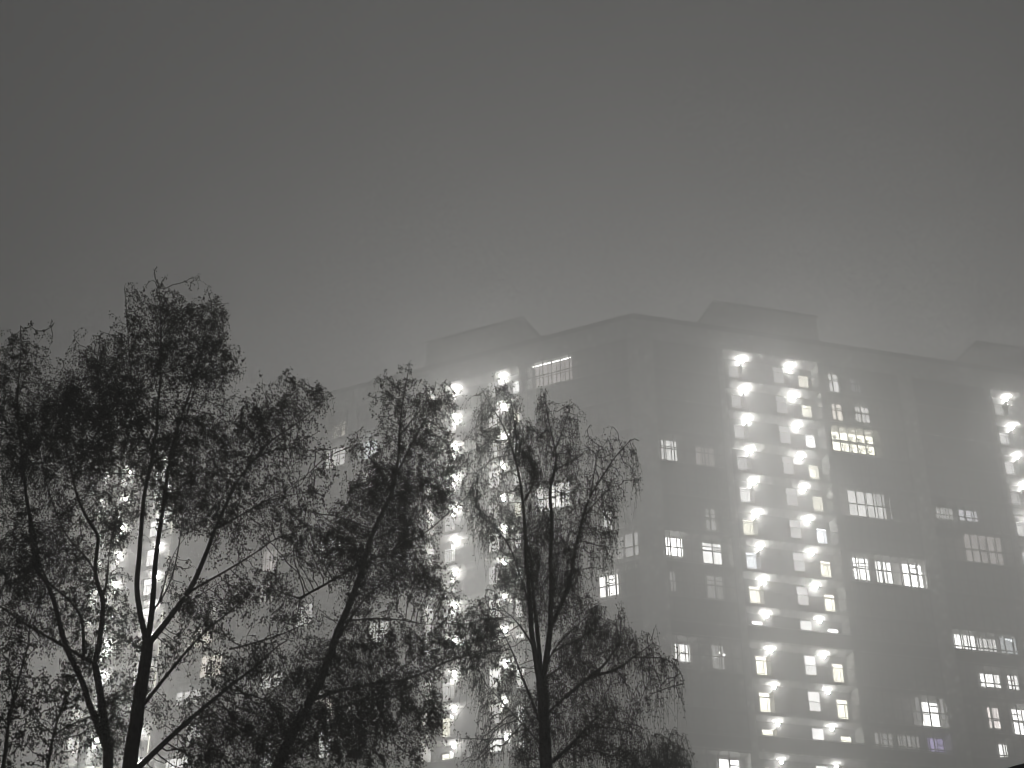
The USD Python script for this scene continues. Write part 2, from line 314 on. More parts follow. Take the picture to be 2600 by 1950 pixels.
# right face, third bay
W('R', 1, 29.5, 30.5, .25, 2.05, 'white', 1.1, (1.6, 1), ((.3,), (.4,)))
W('R', 4, 25.75, 27.2, .25, 1.2, 'white', .9, (.3, .7, .4, 1)); W('R', 4, 27.8, 29.4, .2, 1.15, 'lilac', 1.1, (1, 1.5, .4, .6))
W('R', 5, 27.4, 30.7, .05, 2.3, 'pink', .75, (1, 1.1, 1.2, 1.2, 1.1), ((.55,),) * 5, d=.6)
W('R', 8, 24.95, 27.0, .22, 1.55, 'white', 2.4, (.4, 1.2, .6, 1), d=.8); W('R', 8, 27.3, 29.0, .25, 1.35, 'white', 1.1, (.8, 1.4, .6), d=1.0); W('R', 8, 29.2, 30.6, .08, 1.5, 'blue', .8, (1.6, .5), d=.8)
W('R', 9, 27.2, 28.9, .25, 1.3, 'white', 2.4, (.8, 1.4, 1)); W('R', 9, 29.6, 30.5, .2, 1.3, 'white', 2.2, (1.2, .8), ((.35,),))
W('R', 10, 27.35, 28.3, .16, 1.75, 'pink', 1.5, (1, 1.6), ((.62,), (.62,))); W('R', 10, 29.45, 31.0, .12, 2.1, 'white', 3.0, (1.2, 1), ((.2, .5), (.5,)))
W('R', 11, 27.8, 28.5, .2, 1.15, 'white', 2.0, (1, .9)); W('R', 11, 30.2, 31.2, .15, 1.15, 'white', 2.6, (1, .4), ((.35,),))
W('R', 13, 19.5, 21.5, .2, 1.8, 'white', .6, (1, 1, 1))
# left face, first bay
W('L', 0, 5.75, 9.0, .0 + .08, 2.3, 'pink', .62, (.8, 1, 1, 1, .5), ((.5,),) * 5, d=.9, fold=.5)
W('L', 4, 6.2, 9.1, .15, 2.35, 'white', 2.8, (1, 1.2, 1, 1), ((.5,), (.5,), (.5,), (.5,)), d=.6)
W('L', 5, 3.05, 3.7, .2, 2.1, 'white', 1.3, (1, 1)); W('L', 6, .75, 1.85, .1, 1.95, 'white', .5, (.6, 1.2), ((.6,), (.6,)), d=.7)
W('L', 6, 2.0, 3.4, .1, 1.9, 'white', .32, (1, 1), d=.9)
W('L', 7, 2.75, 4.25, .10, 1.75, 'white', 2.0, (.4, 1.4, .4, 1.4), ((.5,), (.2, .4), (), (.5,)))
# left face, further bays seen between the trees
W('L', 0, 27.2, 28.6, .25, 2.0, 'warm', 2.0, (1, 1), ((.55,), (.55,))); W('L', 1, 27.1, 28.9, .15, 2.1, 'white', 2.0, (1, 1, .5), ((.55,), (.55,)))
W('L', 1, 24.0, 25.2, .15, 2.1, 'blue', 2.2, (1, 1), ((.5,), (.5,))); W('L', 0, 34.1, 35.1, .2, 2.0, 'warm', .9, (1, 1), ((.5,), (.5,)))
W('L', 2, 24.1, 25.2, .2, 2.0, 'pink', 1.0, (1, 1), ((.5,),)); W('L', 4, 27.1, 29.1, .15, 2.2, 'white', 1.7, (1, 1, 1), ((.5,), (.5,), (.5,)))
W('L', 4, 33.3, 34.6, .1, 2.0, 'pink', 1.0, (1, 1), ((.5,), (.5,))); W('L', 5, 33.4, 34.7, .15, 2.0, 'pink', .8, (1, 1), ((.5,), (.5,)))
W('L', 5, 39.0, 41.9, .15, 2.2, 'white', 2.0, (1, 1, 1, 1), ((.5,),) * 4); W('L', 8, 39.9, 42.2, .15, 1.6, 'white', 1.8, (1, 1, 1), ((.5,),) * 3)
W('L', 10, 27.2, 28.2, .1, 2.2, 'white', 2.4, (1, 1), ((.2, .4, .6, .8), (.2, .4, .6, .8))); W('L', 10, 32.3, 33.5, .2, 2.2, 'white', 1.6, (1, 1), ((.5,), (.5,)))
W('L', 6, 53.9, 57.2, .15, 2.35, 'white', 1.6, (1, 1, 1, 1), ((.5,),) * 4, d=.6); W('L', 9, 39.5, 40.8, .2, 2., 'white', 1.2, (1, 1))

for row, a, b, st in ((2, 38.2, 40.6, 1.8), (3, 41.2, 42.8, 2.0), (4, 53.2, 55.0, 1.8), (6, 39.2, 42.4, 2.4), (7, 38.0, 40.0, 2.2), (7, 53.5, 56.5, 2.2), (8, 55.0, 58.0, 2.0), (9, 53.0, 55.0, 2.4), (10, 40.5, 42.6, 2.4),
                      (11, 38.0, 40.2, 2.0), (10, 54.0, 57.0, 2.2), (6, 29.5, 31.0, 1.4), (8, 32.0, 34.0, 1.6), (9, 27.0, 28.6, 1.2), (11, 33.0, 34.6, 1.8), (12, 27.5, 29.5, 1.8), (7, 22.4, 24.0, 1.4), (5, 63.0, 65.5, 1.8), (9, 62.5, 64.5, 1.8), (12, 40.0, 42.0, 2.2), (12, 19.6, 21.4, 1.5), (5, 20.2, 21.8, 1.0)):
    W('L', row, a, b, .15, 1.2 if row in (8, 11) else 2.1, 'white' if (row * 7 + int(a)) % 3 else 'warm', st, (1,) * max(2, int(b - a)), ((.5,), (.5,)))

# the yellow lit balcony: its lamp, and the plants on the sill
c2 = ceil(2)
box('R', 16.56, 16.62, .30, 1.34, c2 - 2.5, c2 - .03).build('balcony_side_wall', M['plaster'], B)
box('R', 21.02, 21.10, .30, 1.34, c2 - 2.5, c2 - .03).build('balcony_side_wall', M['plaster'], B)
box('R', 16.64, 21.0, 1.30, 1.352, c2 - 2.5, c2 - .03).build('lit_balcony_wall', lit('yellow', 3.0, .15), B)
for j in range(3): box('R', 17.6 + 1.2 * j, 18.0 + 1.2 * j, .6, .8, c2 - .10, c2 - .03).build('balcony_lamp', emitter('balcony_lamp_%d' % j, TINT['yellow'], 12.0), B)
def plant(face, s, d, z, hgt, wid, label, seed, pot=True):
    r = np.random.default_rng(seed); o = at(face, s, d, z); a, b, _ = FACES[face]
    T = thing('potted_plant', label, 'plant', o)
    ph = 0.16 if pot else 0.05
    if pot:
        pm = trimesh.creation.revolve([(0.0, 0), (.06, 0), (.085, ph), (.07, ph), (0, ph - .02)], sections=10); obj('pot', pm, M['pot'], T)
    vs, fs, n = [], [], 0
    for _ in range(46):
        p = np.array([r.normal(0, wid * .33), r.normal(0, wid * .25), ph + hgt * r.beta(2, 1.4)])
        e1 = r.normal(size=3); e1 /= np.linalg.norm(e1); e2 = np.cross(e1, r.normal(size=3)); e2 /= np.linalg.norm(e2); L = r.uniform(.05, .10)
        vs.append(np.array([p - e1 * L, p + e2 * L * .45, p + e1 * L, p - e2 * L * .45])); fs.append(np.array([[0, 1, 2], [0, 2, 3]]) + n); n += 4
    for _ in range(7):
        p = np.array([r.normal(0, wid * .25), r.normal(0, wid * .2), ph + hgt * .8]); w = np.array([.006, 0, 0])
        vs.append(np.array([[-.006, 0, ph - .03], [.006, 0, ph - .03], p + w, p - w])); fs.append(np.array([[0, 1, 2], [0, 2, 3]]) + n); n += 4
    obj('leaves', (np.vstack(vs), np.vstack(fs)), M['leafdark'], T)
zs = c2 - 1.42 + .03
words = ['narrow potted plant at the left end of the upper sill', 'drooping potted plant third pane from the left, upper sill', 'wide potted plant under the brightest pane, upper sill', 'small potted plant second from the right on the upper sill', 'bushy potted plant at the right end of the upper sill']
for j, (s, hh, ww) in enumerate(((16.95, .35, .30), (18.35, .30, .5), (19.1, .35, .55), (19.8, .25, .3), (20.6, .40, .45))):
    plant('R', s, .36, zs, hh, ww, words[j] + ' of the yellow lit balcony', 30 + j)
    
words = ['round potted plant second pane from the left, lower row', 'tall dark potted plant third pane from the left, lower row', 'broad potted plant in the middle of the lower row', 'leafy potted plant second from the right, lower row', 'single flower in a pot, rightmost in the lower row']
for j, (s, hh, ww) in enumerate(((17.75, .55, .45), (18.4, .65, .5), (19.15, .5, .6), (19.85, .55, .6), (20.55, .35, .3))):
    plant('R', s, .42, c2 - 2.30, hh, ww, words[j] + ' of the yellow lit balcony', 50 + j)
box('R', 16.64, 21.0, .29, .52, zs - .06, zs - .004).build('plant_shelf', M['whiteframe'], B)
box('R', 16.64, 21.0, .30, .56, c2 - 2.36, c2 - 2.304).build('plant_shelf', M['whiteframe'], B)
# tube lamp along the ceiling of the top left balcony
box('L', 5.72, 9.1, .56, .62, ceil(0) - .20, ceil(0) - .13).build('tube_lamp', emitter('tube_lamp_light', (1, .98, .94), 45.0), B)
# bulbs of the chandelier seen on the ninth floor, and bright lamps in two other balconies
for n, (s, z) in enumerate(((5.35, 1.12), (5.72, .78), (6.02, .92))):
    gm = trimesh.creation.icosphere(1, .09); gm.apply_translation(at('R', s, .95, ceil(9) - z)); obj('ceiling_bulb', gm, emitter('bulb_%d' % n, (1, .97, .9), 25.0), B, True)
box('R', 29.35, 29.95, .5, .56, ceil(8) - .36, ceil(8) - .28).build('tube_lamp', emitter('tube_lamp_light_2', TINT['blue'], 16.0), B)
gm = trimesh.creation.icosphere(1, .10); gm.apply_translation(at('R', 30.1, .55, ceil(8) - .36)); obj('ceiling_bulb', gm, emitter('bulb_9', TINT['blue'], 20.0), B, True)
box('R', 27.45, 30.6, .40, .46, ceil(5) - .12, ceil(5) - .05).build('tube_lamp', emitter('tube_lamp_light_3', TINT['pink'], 5.0), B)
# ---------------------------------------------------------------- trees
# Each tree: foot on the ground, limbs as (sideways, height) points with thickness at both ends and a lean towards or away, foliage masses
# as (sideways, height, half width, half height, density). Branches are grown from the limbs into the foliage masses.
TREES = {'T1':{'at':(-39.12,-78.53),'limbs':[([(-0.0,9.21),(-0.01,9.73),(0.02,10.34),(0.04,10.84),(0.06,11.22),(0.06,11.4)],0.229,0.175,0),([(0.04,11.27),(-0.12,11.87),(-0.21,12.27),(-0.22,12.73),(-0.22,13.14),(-0.23,13.64),(-0.22,14.01),(-0.15,14.58),(-0.13,15.47),(-0.17,16.39),(-0.25,17.34),(-0.35,17.9)],0.094,0.013,-0.5),([(0.08,11.35),(0.07,12.0),(0.03,12.53),(0.01,13.22),(0.02,13.63),(0.03,14.87),(0.1,15.47),(0.17,15.83),(0.27,16.51),(0.38,17.33),(0.61,17.95)],0.094,0.013,0.6),([(0.14,11.32),(0.44,11.89),(0.64,12.34),(0.76,12.74),(0.84,13.26),(0.93,13.62),(1.03,13.99),(1.17,14.48),(1.4,14.91),(1.6,15.3),(1.92,15.59),(2.22,15.95),(2.49,16.32)],0.094,0.013,1.0),([(1.4,14.91),(1.74,15.2),(2.13,15.26)],0.027,0.01,0.3),([(0.63,12.23),(0.81,12.36),(1.22,12.54),(1.77,12.81),(1.96,12.94),(2.38,13.0)],0.04,0.013,-0.6),([(1.02,13.42),(1.37,13.81),(1.66,14.14),(1.92,14.41),(2.16,14.75),(2.41,14.9)],0.04,0.01,0.9),([(1.66,14.14),(2.06,14.19),(2.42,14.2),(2.66,14.05)],0.024,0.008,-0.3),([(0.11,10.24),(0.26,10.49),(0.45,10.73),(0.76,11.06),(1.14,11.38),(1.56,11.61),(1.84,11.82)],0.061,0.013,-1.0),([(0.17,9.25),(0.48,9.77),(0.77,10.18),(1.06,10.57),(1.37,10.95),(1.63,11.25),(1.89,11.68),(2.06,11.84)],0.094,0.02,1.2),([(0.15,11.84),(0.36,12.21),(0.47,12.58),(0.54,12.99),(0.58,13.35)],0.034,0.01,-0.8),([(0.22,12.0),(0.21,12.48),(0.22,13.13),(0.32,13.46)],0.027,0.008,0.7),([(0.42,11.89),(0.64,12.1),(0.82,12.25),(1.1,12.52)],0.027,0.01,0.2),([(-0.15,14.58),(-0.47,15.18),(-0.65,16.09),(-0.76,16.87),(-0.87,17.68)],0.04,0.008,-0.4),([(0.03,14.87),(0.28,15.47),(0.56,16.23),(0.83,16.5)],0.034,0.008,-0.9)],'blobs':[(-0.19,17.61,0.32,0.33,0.6),(0.58,17.89,0.18,0.19,0.7),(0.5,17.64,0.24,0.27,0.6),(0.28,17.81,0.2,0.24,0.4),(0.06,17.16,0.64,0.51,1.2),(0.57,17.23,0.3,0.55,0.7),(-0.59,17.45,0.19,0.43,0.5),(-0.93,16.77,0.2,0.31,0.6),(-0.13,16.27,0.81,0.63,1.7),(0.68,16.26,0.44,0.59,1.2),(-0.63,15.27,0.88,0.71,1.8),(0.24,15.18,0.57,0.63,1.4),(1.04,15.98,0.24,0.39,0.8),(0.9,15.25,0.51,0.55,1.3),(1.53,15.78,0.47,0.43,1.1),(2.01,16.16,0.4,0.35,1.0),(2.45,16.08,0.19,0.35,0.6),(1.81,16.68,0.26,0.19,0.7),(2.44,16.35,0.17,0.2,0.6),(1.53,15.24,0.51,0.51,1.2),(2.1,15.23,0.44,0.39,0.9),(2.59,14.92,0.19,0.3,0.7),(1.87,14.56,0.37,0.39,0.8),(2.49,14.14,0.27,0.3,0.8),(1.29,14.42,0.37,0.39,1.0),(1.8,13.75,0.37,0.35,0.8),(0.04,14.51,0.51,0.55,1.3),(0.53,14.21,0.51,0.59,1.2),(1.08,13.83,0.44,0.47,1.1),(0.66,13.41,0.51,0.39,1.1),(1.25,13.26,0.37,0.35,0.9),(-0.01,13.71,0.3,0.27,0.5),(0.66,11.96,0.34,0.43,1.1),(1.01,11.52,0.37,0.47,1.1),(1.52,12.25,0.4,0.43,1.1),(1.24,11.03,0.47,0.43,1.3),(1.77,11.28,0.44,0.35,1.1),(0.48,11.23,0.24,0.27,0.9),(0.28,12.71,0.2,0.31,0.4),(0.7,10.52,0.3,0.27,0.6),(1.85,10.13,0.64,0.55,1.6),(1.28,9.7,0.57,0.47,1.6),(1.01,9.46,0.4,0.31,1.0),(0.34,10.21,0.27,0.31,0.6)]},'T2':{'at':(-39.28,-76.92),'limbs':[([(-0.08,9.68),(-0.17,10.24),(-0.32,10.81),(-0.47,11.42),(-0.54,11.6)],0.172,0.107,0),([(-0.53,11.56),(-0.5,11.77),(-0.51,12.1),(-0.52,12.52),(-0.54,12.77),(-0.6,12.88),(-0.76,13.28),(-0.8,13.63),(-0.8,14.01),(-0.95,14.22),(-1.08,14.4),(-1.29,14.83),(-1.42,15.17),(-1.63,15.73),(-1.82,16.53),(-1.93,17.18),(-1.91,17.38)],0.093,0.014,0.6),([(-0.56,12.81),(-0.5,13.08),(-0.49,13.45),(-0.44,13.76)],0.043,0.014,-0.4),([(-0.19,10.09),(-0.48,10.76),(-0.66,11.21),(-0.92,11.67),(-1.06,11.97),(-1.18,12.33),(-1.37,12.78),(-1.48,13.01),(-1.66,13.18),(-2.19,15.43),(-2.35,16.37),(-2.35,17.19),(-2.42,17.75)],0.107,0.014,-0.8),([(-0.63,11.6),(-0.93,11.78),(-1.27,11.98),(-1.62,12.15),(-2.05,12.43),(-2.45,12.66)],0.064,0.029,-0.5),([(-0.67,11.7),(-0.83,12.38),(-1.05,12.72),(-1.4,13.01),(-1.67,13.24),(-2.34,15.12),(-2.58,16.06)],0.057,0.014,0.9),([(-1.42,15.17),(-1.2,16.04),(-1.05,16.68),(-1.41,17.74),(-1.41,18.24)],0.043,0.009,0.4),([(-0.6,12.88),(-0.8,13.43),(-1.31,13.87),(-1.67,14.8),(-1.88,15.73)],0.043,0.011,-1.0),([(-0.32,10.81),(-0.14,11.13),(0.11,11.39)],0.036,0.014,0.5)],'blobs':[(-1.18,17.72,0.39,0.33,1.0),(-1.4,18.19,0.07,0.17,0.35),(-1.11,17.12,0.75,0.67,1.8),(-2.37,17.35,0.39,0.42,0.9),(-2.42,17.78,0.09,0.18,0.6),(-2.62,16.65,0.39,0.71,1.2),(-1.72,16.3,0.82,0.79,1.9),(-1.91,17.22,0.36,0.42,1.2),(-2.07,15.27,0.72,1.0,1.8),(-0.98,15.41,0.57,0.58,1.5),(-2.01,13.81,0.61,0.75,1.9),(-1.3,14.1,0.43,0.58,1.1),(-0.72,14.4,0.39,0.42,0.7),(-0.21,14.39,0.36,0.38,0.8),(-0.31,13.83,0.27,0.32,1.5),(-1.01,13.43,0.5,0.54,1.0),(-1.86,12.79,0.54,0.58,1.2),(-0.96,12.52,0.47,0.58,1.1),(-0.41,12.91,0.32,0.46,0.6),(-0.12,12.12,0.39,0.46,1.2),(-0.56,11.64,0.39,0.38,1.0),(-1.32,12.21,0.32,0.38,0.7),(0.1,11.29,0.39,0.33,1.2),(-0.08,10.82,0.32,0.33,0.9),(-0.06,10.39,0.32,0.38,1.5),(-0.7,10.96,0.32,0.42,0.5),(-0.82,10.37,0.36,0.42,0.5),(-2.02,12.08,0.29,0.33,0.8)]},'T3':{'at':(-40.2,-81.86),'limbs':[([(-0.12,8.04),(-0.11,8.57),(-0.08,8.82),(0.01,9.19),(0.12,9.43),(0.2,9.62)],0.046,0.012,0),([(-0.06,8.67),(0.11,8.85),(0.32,9.0),(0.46,9.19)],0.029,0.009,0.4),([(-0.13,8.69),(-0.33,8.84),(-0.52,9.05),(-0.63,9.24)],0.02,0.006,-0.4),([(-0.09,8.82),(-0.16,9.09),(-0.27,9.35)],0.017,0.006,0.2)],'blobs':[(-0.36,9.09,0.35,0.4,0.8),(-0.09,9.36,0.29,0.34,0.7),(0.09,9.63,0.2,0.2,0.5),(-0.47,8.77,0.29,0.34,0.6),(0.09,8.82,0.29,0.34,0.6),(-0.18,8.51,0.35,0.27,0.7),(0.44,8.87,0.17,0.34,0.6),(-0.33,9.64,0.23,0.2,0.4)]},'T7':{'at':(-40.8,-80.12),'limbs':[([(-0.08,8.52),(-0.11,8.95),(-0.13,9.35),(-0.1,9.75),(-0.06,10.21),(-0.02,10.49),(-0.03,10.92)],0.062,0.012,0),([(-0.1,9.75),(-0.26,10.1),(-0.36,10.45)],0.025,0.007,0.3),([(-0.06,10.21),(0.05,10.38),(0.26,10.44)],0.022,0.006,-0.3)],'blobs':[(-0.24,10.29,0.28,0.43,1.0),(-0.07,10.64,0.28,0.32,0.8),(-0.12,9.82,0.28,0.36,0.8),(-0.09,9.24,0.25,0.43,0.8),(0.08,10.16,0.19,0.22,0.5),(-0.03,8.85,0.19,0.22,0.9)]},'T4':{'at':(-36.89,-76.06),'limbs':[([(0.21,10.02),(0.32,10.33),(0.48,10.73),(0.66,11.17),(0.83,11.53),(0.98,11.8),(1.14,12.37),(1.26,12.8),(1.45,13.36),(1.6,13.84),(1.72,14.45),(1.95,15.07),(2.14,15.48),(2.21,16.13),(2.22,16.79),(2.27,17.47),(2.37,18.2)],0.182,0.011,0),([(1.16,12.43),(1.44,12.89),(1.71,13.24),(1.97,13.44),(2.47,13.62)],0.061,0.015,-0.6),([(0.76,11.44),(1.31,11.66),(1.76,11.76),(2.4,11.87),(2.77,12.03),(3.17,12.29),(3.85,12.48),(4.2,12.52)],0.068,0.015,0.5),([(1.7,11.82),(2.1,11.93),(2.44,12.27),(2.71,12.64)],0.038,0.011,0.6),([(0.54,13.37),(0.81,13.52),(1.63,13.93),(2.73,14.28),(3.21,14.68),(3.57,14.92)],0.045,0.011,-0.9),([(1.3,12.95),(2.2,13.11),(2.7,13.08),(3.19,13.22)],0.038,0.011,0.9),([(0.66,11.17),(1.03,11.19),(1.41,11.16),(2.12,11.23)],0.053,0.015,-1.0),([(-0.65,12.42),(-0.22,12.45),(0.32,12.44),(0.83,12.49)],0.038,0.015,-1.0),([(0.48,10.73),(0.26,11.26),(-0.01,11.68),(-0.19,11.96)],0.053,0.015,0.8),([(2.23,16.63),(2.51,17.19),(2.68,17.5),(2.79,17.88)],0.038,0.009,0.5),([(2.22,15.87),(2.52,16.52),(2.86,17.05),(3.27,17.25)],0.045,0.009,-0.5),([(2.14,15.48),(1.84,15.97),(1.53,16.54),(1.24,16.64)],0.038,0.009,0.4),([(2.09,15.33),(2.57,15.7),(3.05,16.19),(3.28,16.48)],0.038,0.009,0.9),([(1.75,14.45),(2.33,14.69),(2.72,14.87)],0.038,0.011,-0.3)],'blobs':[(2.35,18.07,0.15,0.25,0.4),(2.12,17.59,0.42,0.35,1.0),(2.68,17.58,0.34,0.31,1.1),(2.83,17.8,0.08,0.18,0.7),(3.14,17.27,0.27,0.26,1.2),(2.14,16.86,0.38,0.44,0.8),(1.55,16.57,0.38,0.19,1.0),(1.33,16.48,0.11,0.13,0.8),(2.77,16.63,0.53,0.44,1.5),(3.26,16.54,0.21,0.31,1.1),(1.86,16.06,0.38,0.35,1.4),(2.56,15.88,0.61,0.53,1.6),(1.66,15.44,0.45,0.35,1.6),(2.18,15.15,0.68,0.49,1.9),(1.3,15.28,0.3,0.25,1.1),(3.05,15.54,0.34,0.44,1.3),(1.05,14.53,0.49,0.44,1.6),(0.47,14.61,0.53,0.44,1.2),(0.22,15.18,0.42,0.22,0.8),(1.49,14.32,0.76,0.57,1.8),(2.41,14.35,0.49,0.57,1.8),(1.94,13.58,0.68,0.44,1.4),(2.75,13.49,0.53,0.4,1.7),(3.28,13.18,0.45,0.35,1.2),(3.63,12.99,0.38,0.4,1.0),(1.53,13.05,0.38,0.31,0.9),(1.28,12.39,0.68,0.44,1.7),(2.11,12.6,0.64,0.4,1.7),(2.94,12.51,0.49,0.4,1.3),(0.41,13.07,0.42,0.35,1.3),(0.02,13.68,0.38,0.28,1.5),(0.65,12.03,0.68,0.4,1.6),(1.58,11.77,0.68,0.4,1.4),(2.4,11.86,0.57,0.37,1.2),(1.28,10.96,0.76,0.49,1.7),(2.02,10.88,0.68,0.49,1.6),(2.79,11.36,0.34,0.44,1.1),(3.0,10.87,0.24,0.4,1.2),(2.64,10.39,0.2,0.35,1.3),(0.42,10.62,0.68,0.53,1.7),(1.63,10.4,0.68,0.31,1.6),(0.78,11.39,0.61,0.4,1.2),(3.56,12.43,0.34,0.35,1.0),(2.21,11.3,0.45,0.31,1.2)]},'T5':{'at':(-32.82,-79.33),'limbs':[([(0.02,9.24),(0.0,9.63),(-0.01,10.23),(-0.02,10.74),(-0.05,10.95)],0.211,0.175,0),([(-0.07,10.74),(-0.14,11.27),(-0.2,11.8),(-0.22,12.34),(-0.26,13.18),(-0.3,14.04),(-0.37,14.64),(-0.47,15.03),(-0.55,15.4),(-0.71,15.71),(-0.92,16.09)],0.098,0.014,-0.4),([(-0.45,14.94),(-0.41,15.33),(-0.46,15.8),(-0.5,16.37)],0.042,0.011,0.3),([(-0.06,10.92),(-0.08,11.66),(-0.12,12.34),(-0.16,12.84),(-0.2,13.46),(-0.27,13.87)],0.084,0.035,0.5),([(0.03,10.92),(0.11,11.79),(0.14,12.34),(0.15,13.17),(0.19,14.04),(0.13,14.42),(0.26,14.87),(0.31,15.17),(0.26,15.48),(0.14,16.1),(0.11,16.48)],0.105,0.014,0.2),([(0.13,11.9),(0.34,12.39),(0.48,12.83),(0.57,13.31),(0.69,13.77),(0.81,14.17),(1.06,14.53),(1.26,14.85),(1.43,15.03),(1.6,15.2),(1.7,15.12)],0.077,0.013,-0.5),([(0.26,14.84),(0.47,15.08),(0.69,15.32),(0.86,15.56)],0.035,0.009,0.6),([(0.26,15.32),(0.4,15.63),(0.55,16.0)],0.035,0.009,-0.3),([(-0.14,14.13),(-0.02,14.72),(-0.12,15.18),(-0.25,15.64)],0.035,0.011,0.7),([(0.81,14.17),(0.91,14.62),(0.97,15.01),(1.04,15.37)],0.032,0.009,0.4),([(0.64,13.83),(1.02,14.17),(1.27,14.35),(1.33,14.11)],0.028,0.008,-0.3),([(-0.11,10.11),(-0.3,10.8),(-0.54,11.38),(-0.73,11.67)],0.056,0.014,-0.7),([(-0.09,9.83),(-0.38,10.24),(-0.69,10.62),(-0.94,10.89)],0.042,0.011,-0.2),([(-0.21,11.53),(-0.43,12.07),(-0.6,12.35),(-0.75,12.46)],0.042,0.011,0.5),([(-0.22,12.29),(-0.47,13.1),(-0.8,13.53),(-1.11,13.65)],0.042,0.011,-0.7),([(0.12,10.41),(0.29,10.66),(0.65,11.05),(0.99,11.38),(1.15,11.65),(1.23,11.83)],0.049,0.013,0.6),([(0.11,11.26),(0.27,11.58),(0.63,11.81)],0.035,0.009,-0.5),([(0.42,10.75),(0.53,10.88),(0.79,11.17),(0.99,11.33),(1.14,11.61),(1.27,11.76),(1.42,11.77)],0.063,0.014,0.3),([(1.25,10.68),(1.35,10.82),(1.48,11.0),(1.58,11.16),(1.81,11.36)],0.056,0.014,-0.6),([(1.57,11.07),(1.77,11.14),(1.96,11.17),(2.09,11.1),(2.2,10.96),(2.21,10.75)],0.028,0.007,-0.2),([(0.1,11.01),(0.26,11.15),(0.46,11.27),(0.62,11.43),(0.64,11.61)],0.042,0.011,-0.3),([(0.17,11.5),(0.31,11.62),(0.58,11.79),(0.74,12.01),(0.93,12.16)],0.042,0.011,0.7),([(1.27,11.76),(1.27,11.95),(1.34,12.11)],0.028,0.008,0.3),([(0.0,9.63),(0.4,9.98),(0.63,10.27),(0.91,10.6)],0.063,0.028,0.4)],'blobs':[(-0.69,16.38,0.28,0.26,0.7),(-0.93,15.9,0.35,0.33,0.7),(-0.42,16.06,0.2,0.29,0.8),(-0.59,15.5,0.42,0.37,0.8),(-1.0,15.12,0.32,0.41,0.7),(-0.25,15.34,0.39,0.45,1.1),(0.08,16.37,0.14,0.25,0.9),(0.11,15.77,0.25,0.41,1.0),(0.52,15.84,0.27,0.33,0.9),(0.51,15.33,0.39,0.37,0.9),(-0.05,14.64,0.39,0.49,1.3),(0.56,14.63,0.39,0.37,0.9),(1.05,15.24,0.28,0.26,0.7),(1.42,15.04,0.28,0.21,0.55),(1.66,14.73,0.1,0.37,0.6),(1.2,14.59,0.32,0.37,0.7),(-0.67,14.5,0.32,0.41,0.5),(-1.14,14.13,0.25,0.37,0.9),(-0.54,13.82,0.39,0.41,0.8),(0.07,13.89,0.42,0.49,1.3),(0.73,13.88,0.35,0.41,1.0),(1.17,13.95,0.21,0.45,0.8),(-0.87,13.61,0.32,0.37,1.1),(-0.21,13.16,0.53,0.45,1.4),(0.45,13.15,0.46,0.49,1.3),(1.08,13.29,0.18,0.45,0.7),(-0.65,12.74,0.27,0.41,0.9),(-0.91,12.18,0.27,0.41,0.9),(-0.19,12.45,0.39,0.49,1.3),(0.36,12.44,0.39,0.49,1.3),(0.81,12.29,0.27,0.37,1.0),(0.79,11.81,0.42,0.49,1.0),(1.19,11.98,0.35,0.37,1.0),(1.47,11.77,0.15,0.37,0.7),(0.64,11.2,0.35,0.49,0.8),(1.15,11.26,0.39,0.37,0.6),(1.67,11.42,0.2,0.33,0.9),(1.92,11.22,0.22,0.25,0.7),(2.12,10.91,0.08,0.49,0.6),(0.4,11.61,0.32,0.41,1.3),(0.88,10.67,0.53,0.53,1.0),(1.51,10.69,0.28,0.45,0.5),(1.77,10.92,0.25,0.41,0.5),(0.48,10.03,0.53,0.53,1.2),(1.16,10.02,0.46,0.49,0.9),(-0.85,11.56,0.27,0.41,1.0),(-1.1,11.09,0.27,0.34,0.8),(-0.56,11.12,0.32,0.45,0.9),(-0.85,10.56,0.29,0.37,0.6),(-0.32,10.55,0.35,0.41,1.1),(-0.3,9.91,0.39,0.37,1.3),(-0.98,9.82,0.35,0.29,0.8),(0.13,10.81,0.25,0.57,1.3)]},'T6':{'at':(-29.25,-75.16),'limbs':[([(0.05,10.62),(0.06,11.07),(0.12,11.52),(0.18,11.77)],0.076,0.017,0),([(0.08,11.15),(-0.2,11.49),(-0.48,11.69)],0.034,0.01,0.5),([(0.07,11.07),(0.32,11.45),(0.44,11.6)],0.025,0.008,-0.3)],'blobs':[(0.12,11.64,0.3,0.27,1.2),(-0.17,11.34,0.42,0.34,1.5),(0.33,11.37,0.19,0.39,1.2),(-0.5,11.38,0.34,0.34,1.2),(0.08,11.15,0.42,0.29,1.6)]}}
U = np.array([math.cos(AZ), -math.sin(AZ), 0.0]); V = np.array([math.sin(AZ), math.cos(AZ), 0.0])
def tube(P, R, k):
    P = np.asarray(P, float); n = len(P); t = np.gradient(P, axis=0); t /= np.linalg.norm(t, axis=1, keepdims=True) + 1e-9
    ref = np.where(np.abs(t[:, 2:3]) > .9, [[1.0, 0, 0]], [[0, 0, 1.0]])
    a = np.cross(t, ref); a /= np.linalg.norm(a, axis=1, keepdims=True) + 1e-9; b = np.cross(t, a)
    th = np.linspace(0, 2 * np.pi, k, endpoint=False)
    v = (P[:, None] + np.asarray(R)[:, None, None] * (np.cos(th)[None, :, None] * a[:, None] + np.sin(th)[None, :, None] * b[:, None])).reshape(-1, 3)
    i = np.arange(n - 1)[:, None] * k + np.arange(k)[None]; j = np.arange(n - 1)[:, None] * k + (np.arange(k)[None] + 1) % k
    f = np.concatenate([np.stack([i, j, j + k], -1).reshape(-1, 3), np.stack([i, j + k, i + k], -1).reshape(-1, 3)])
    return v, f
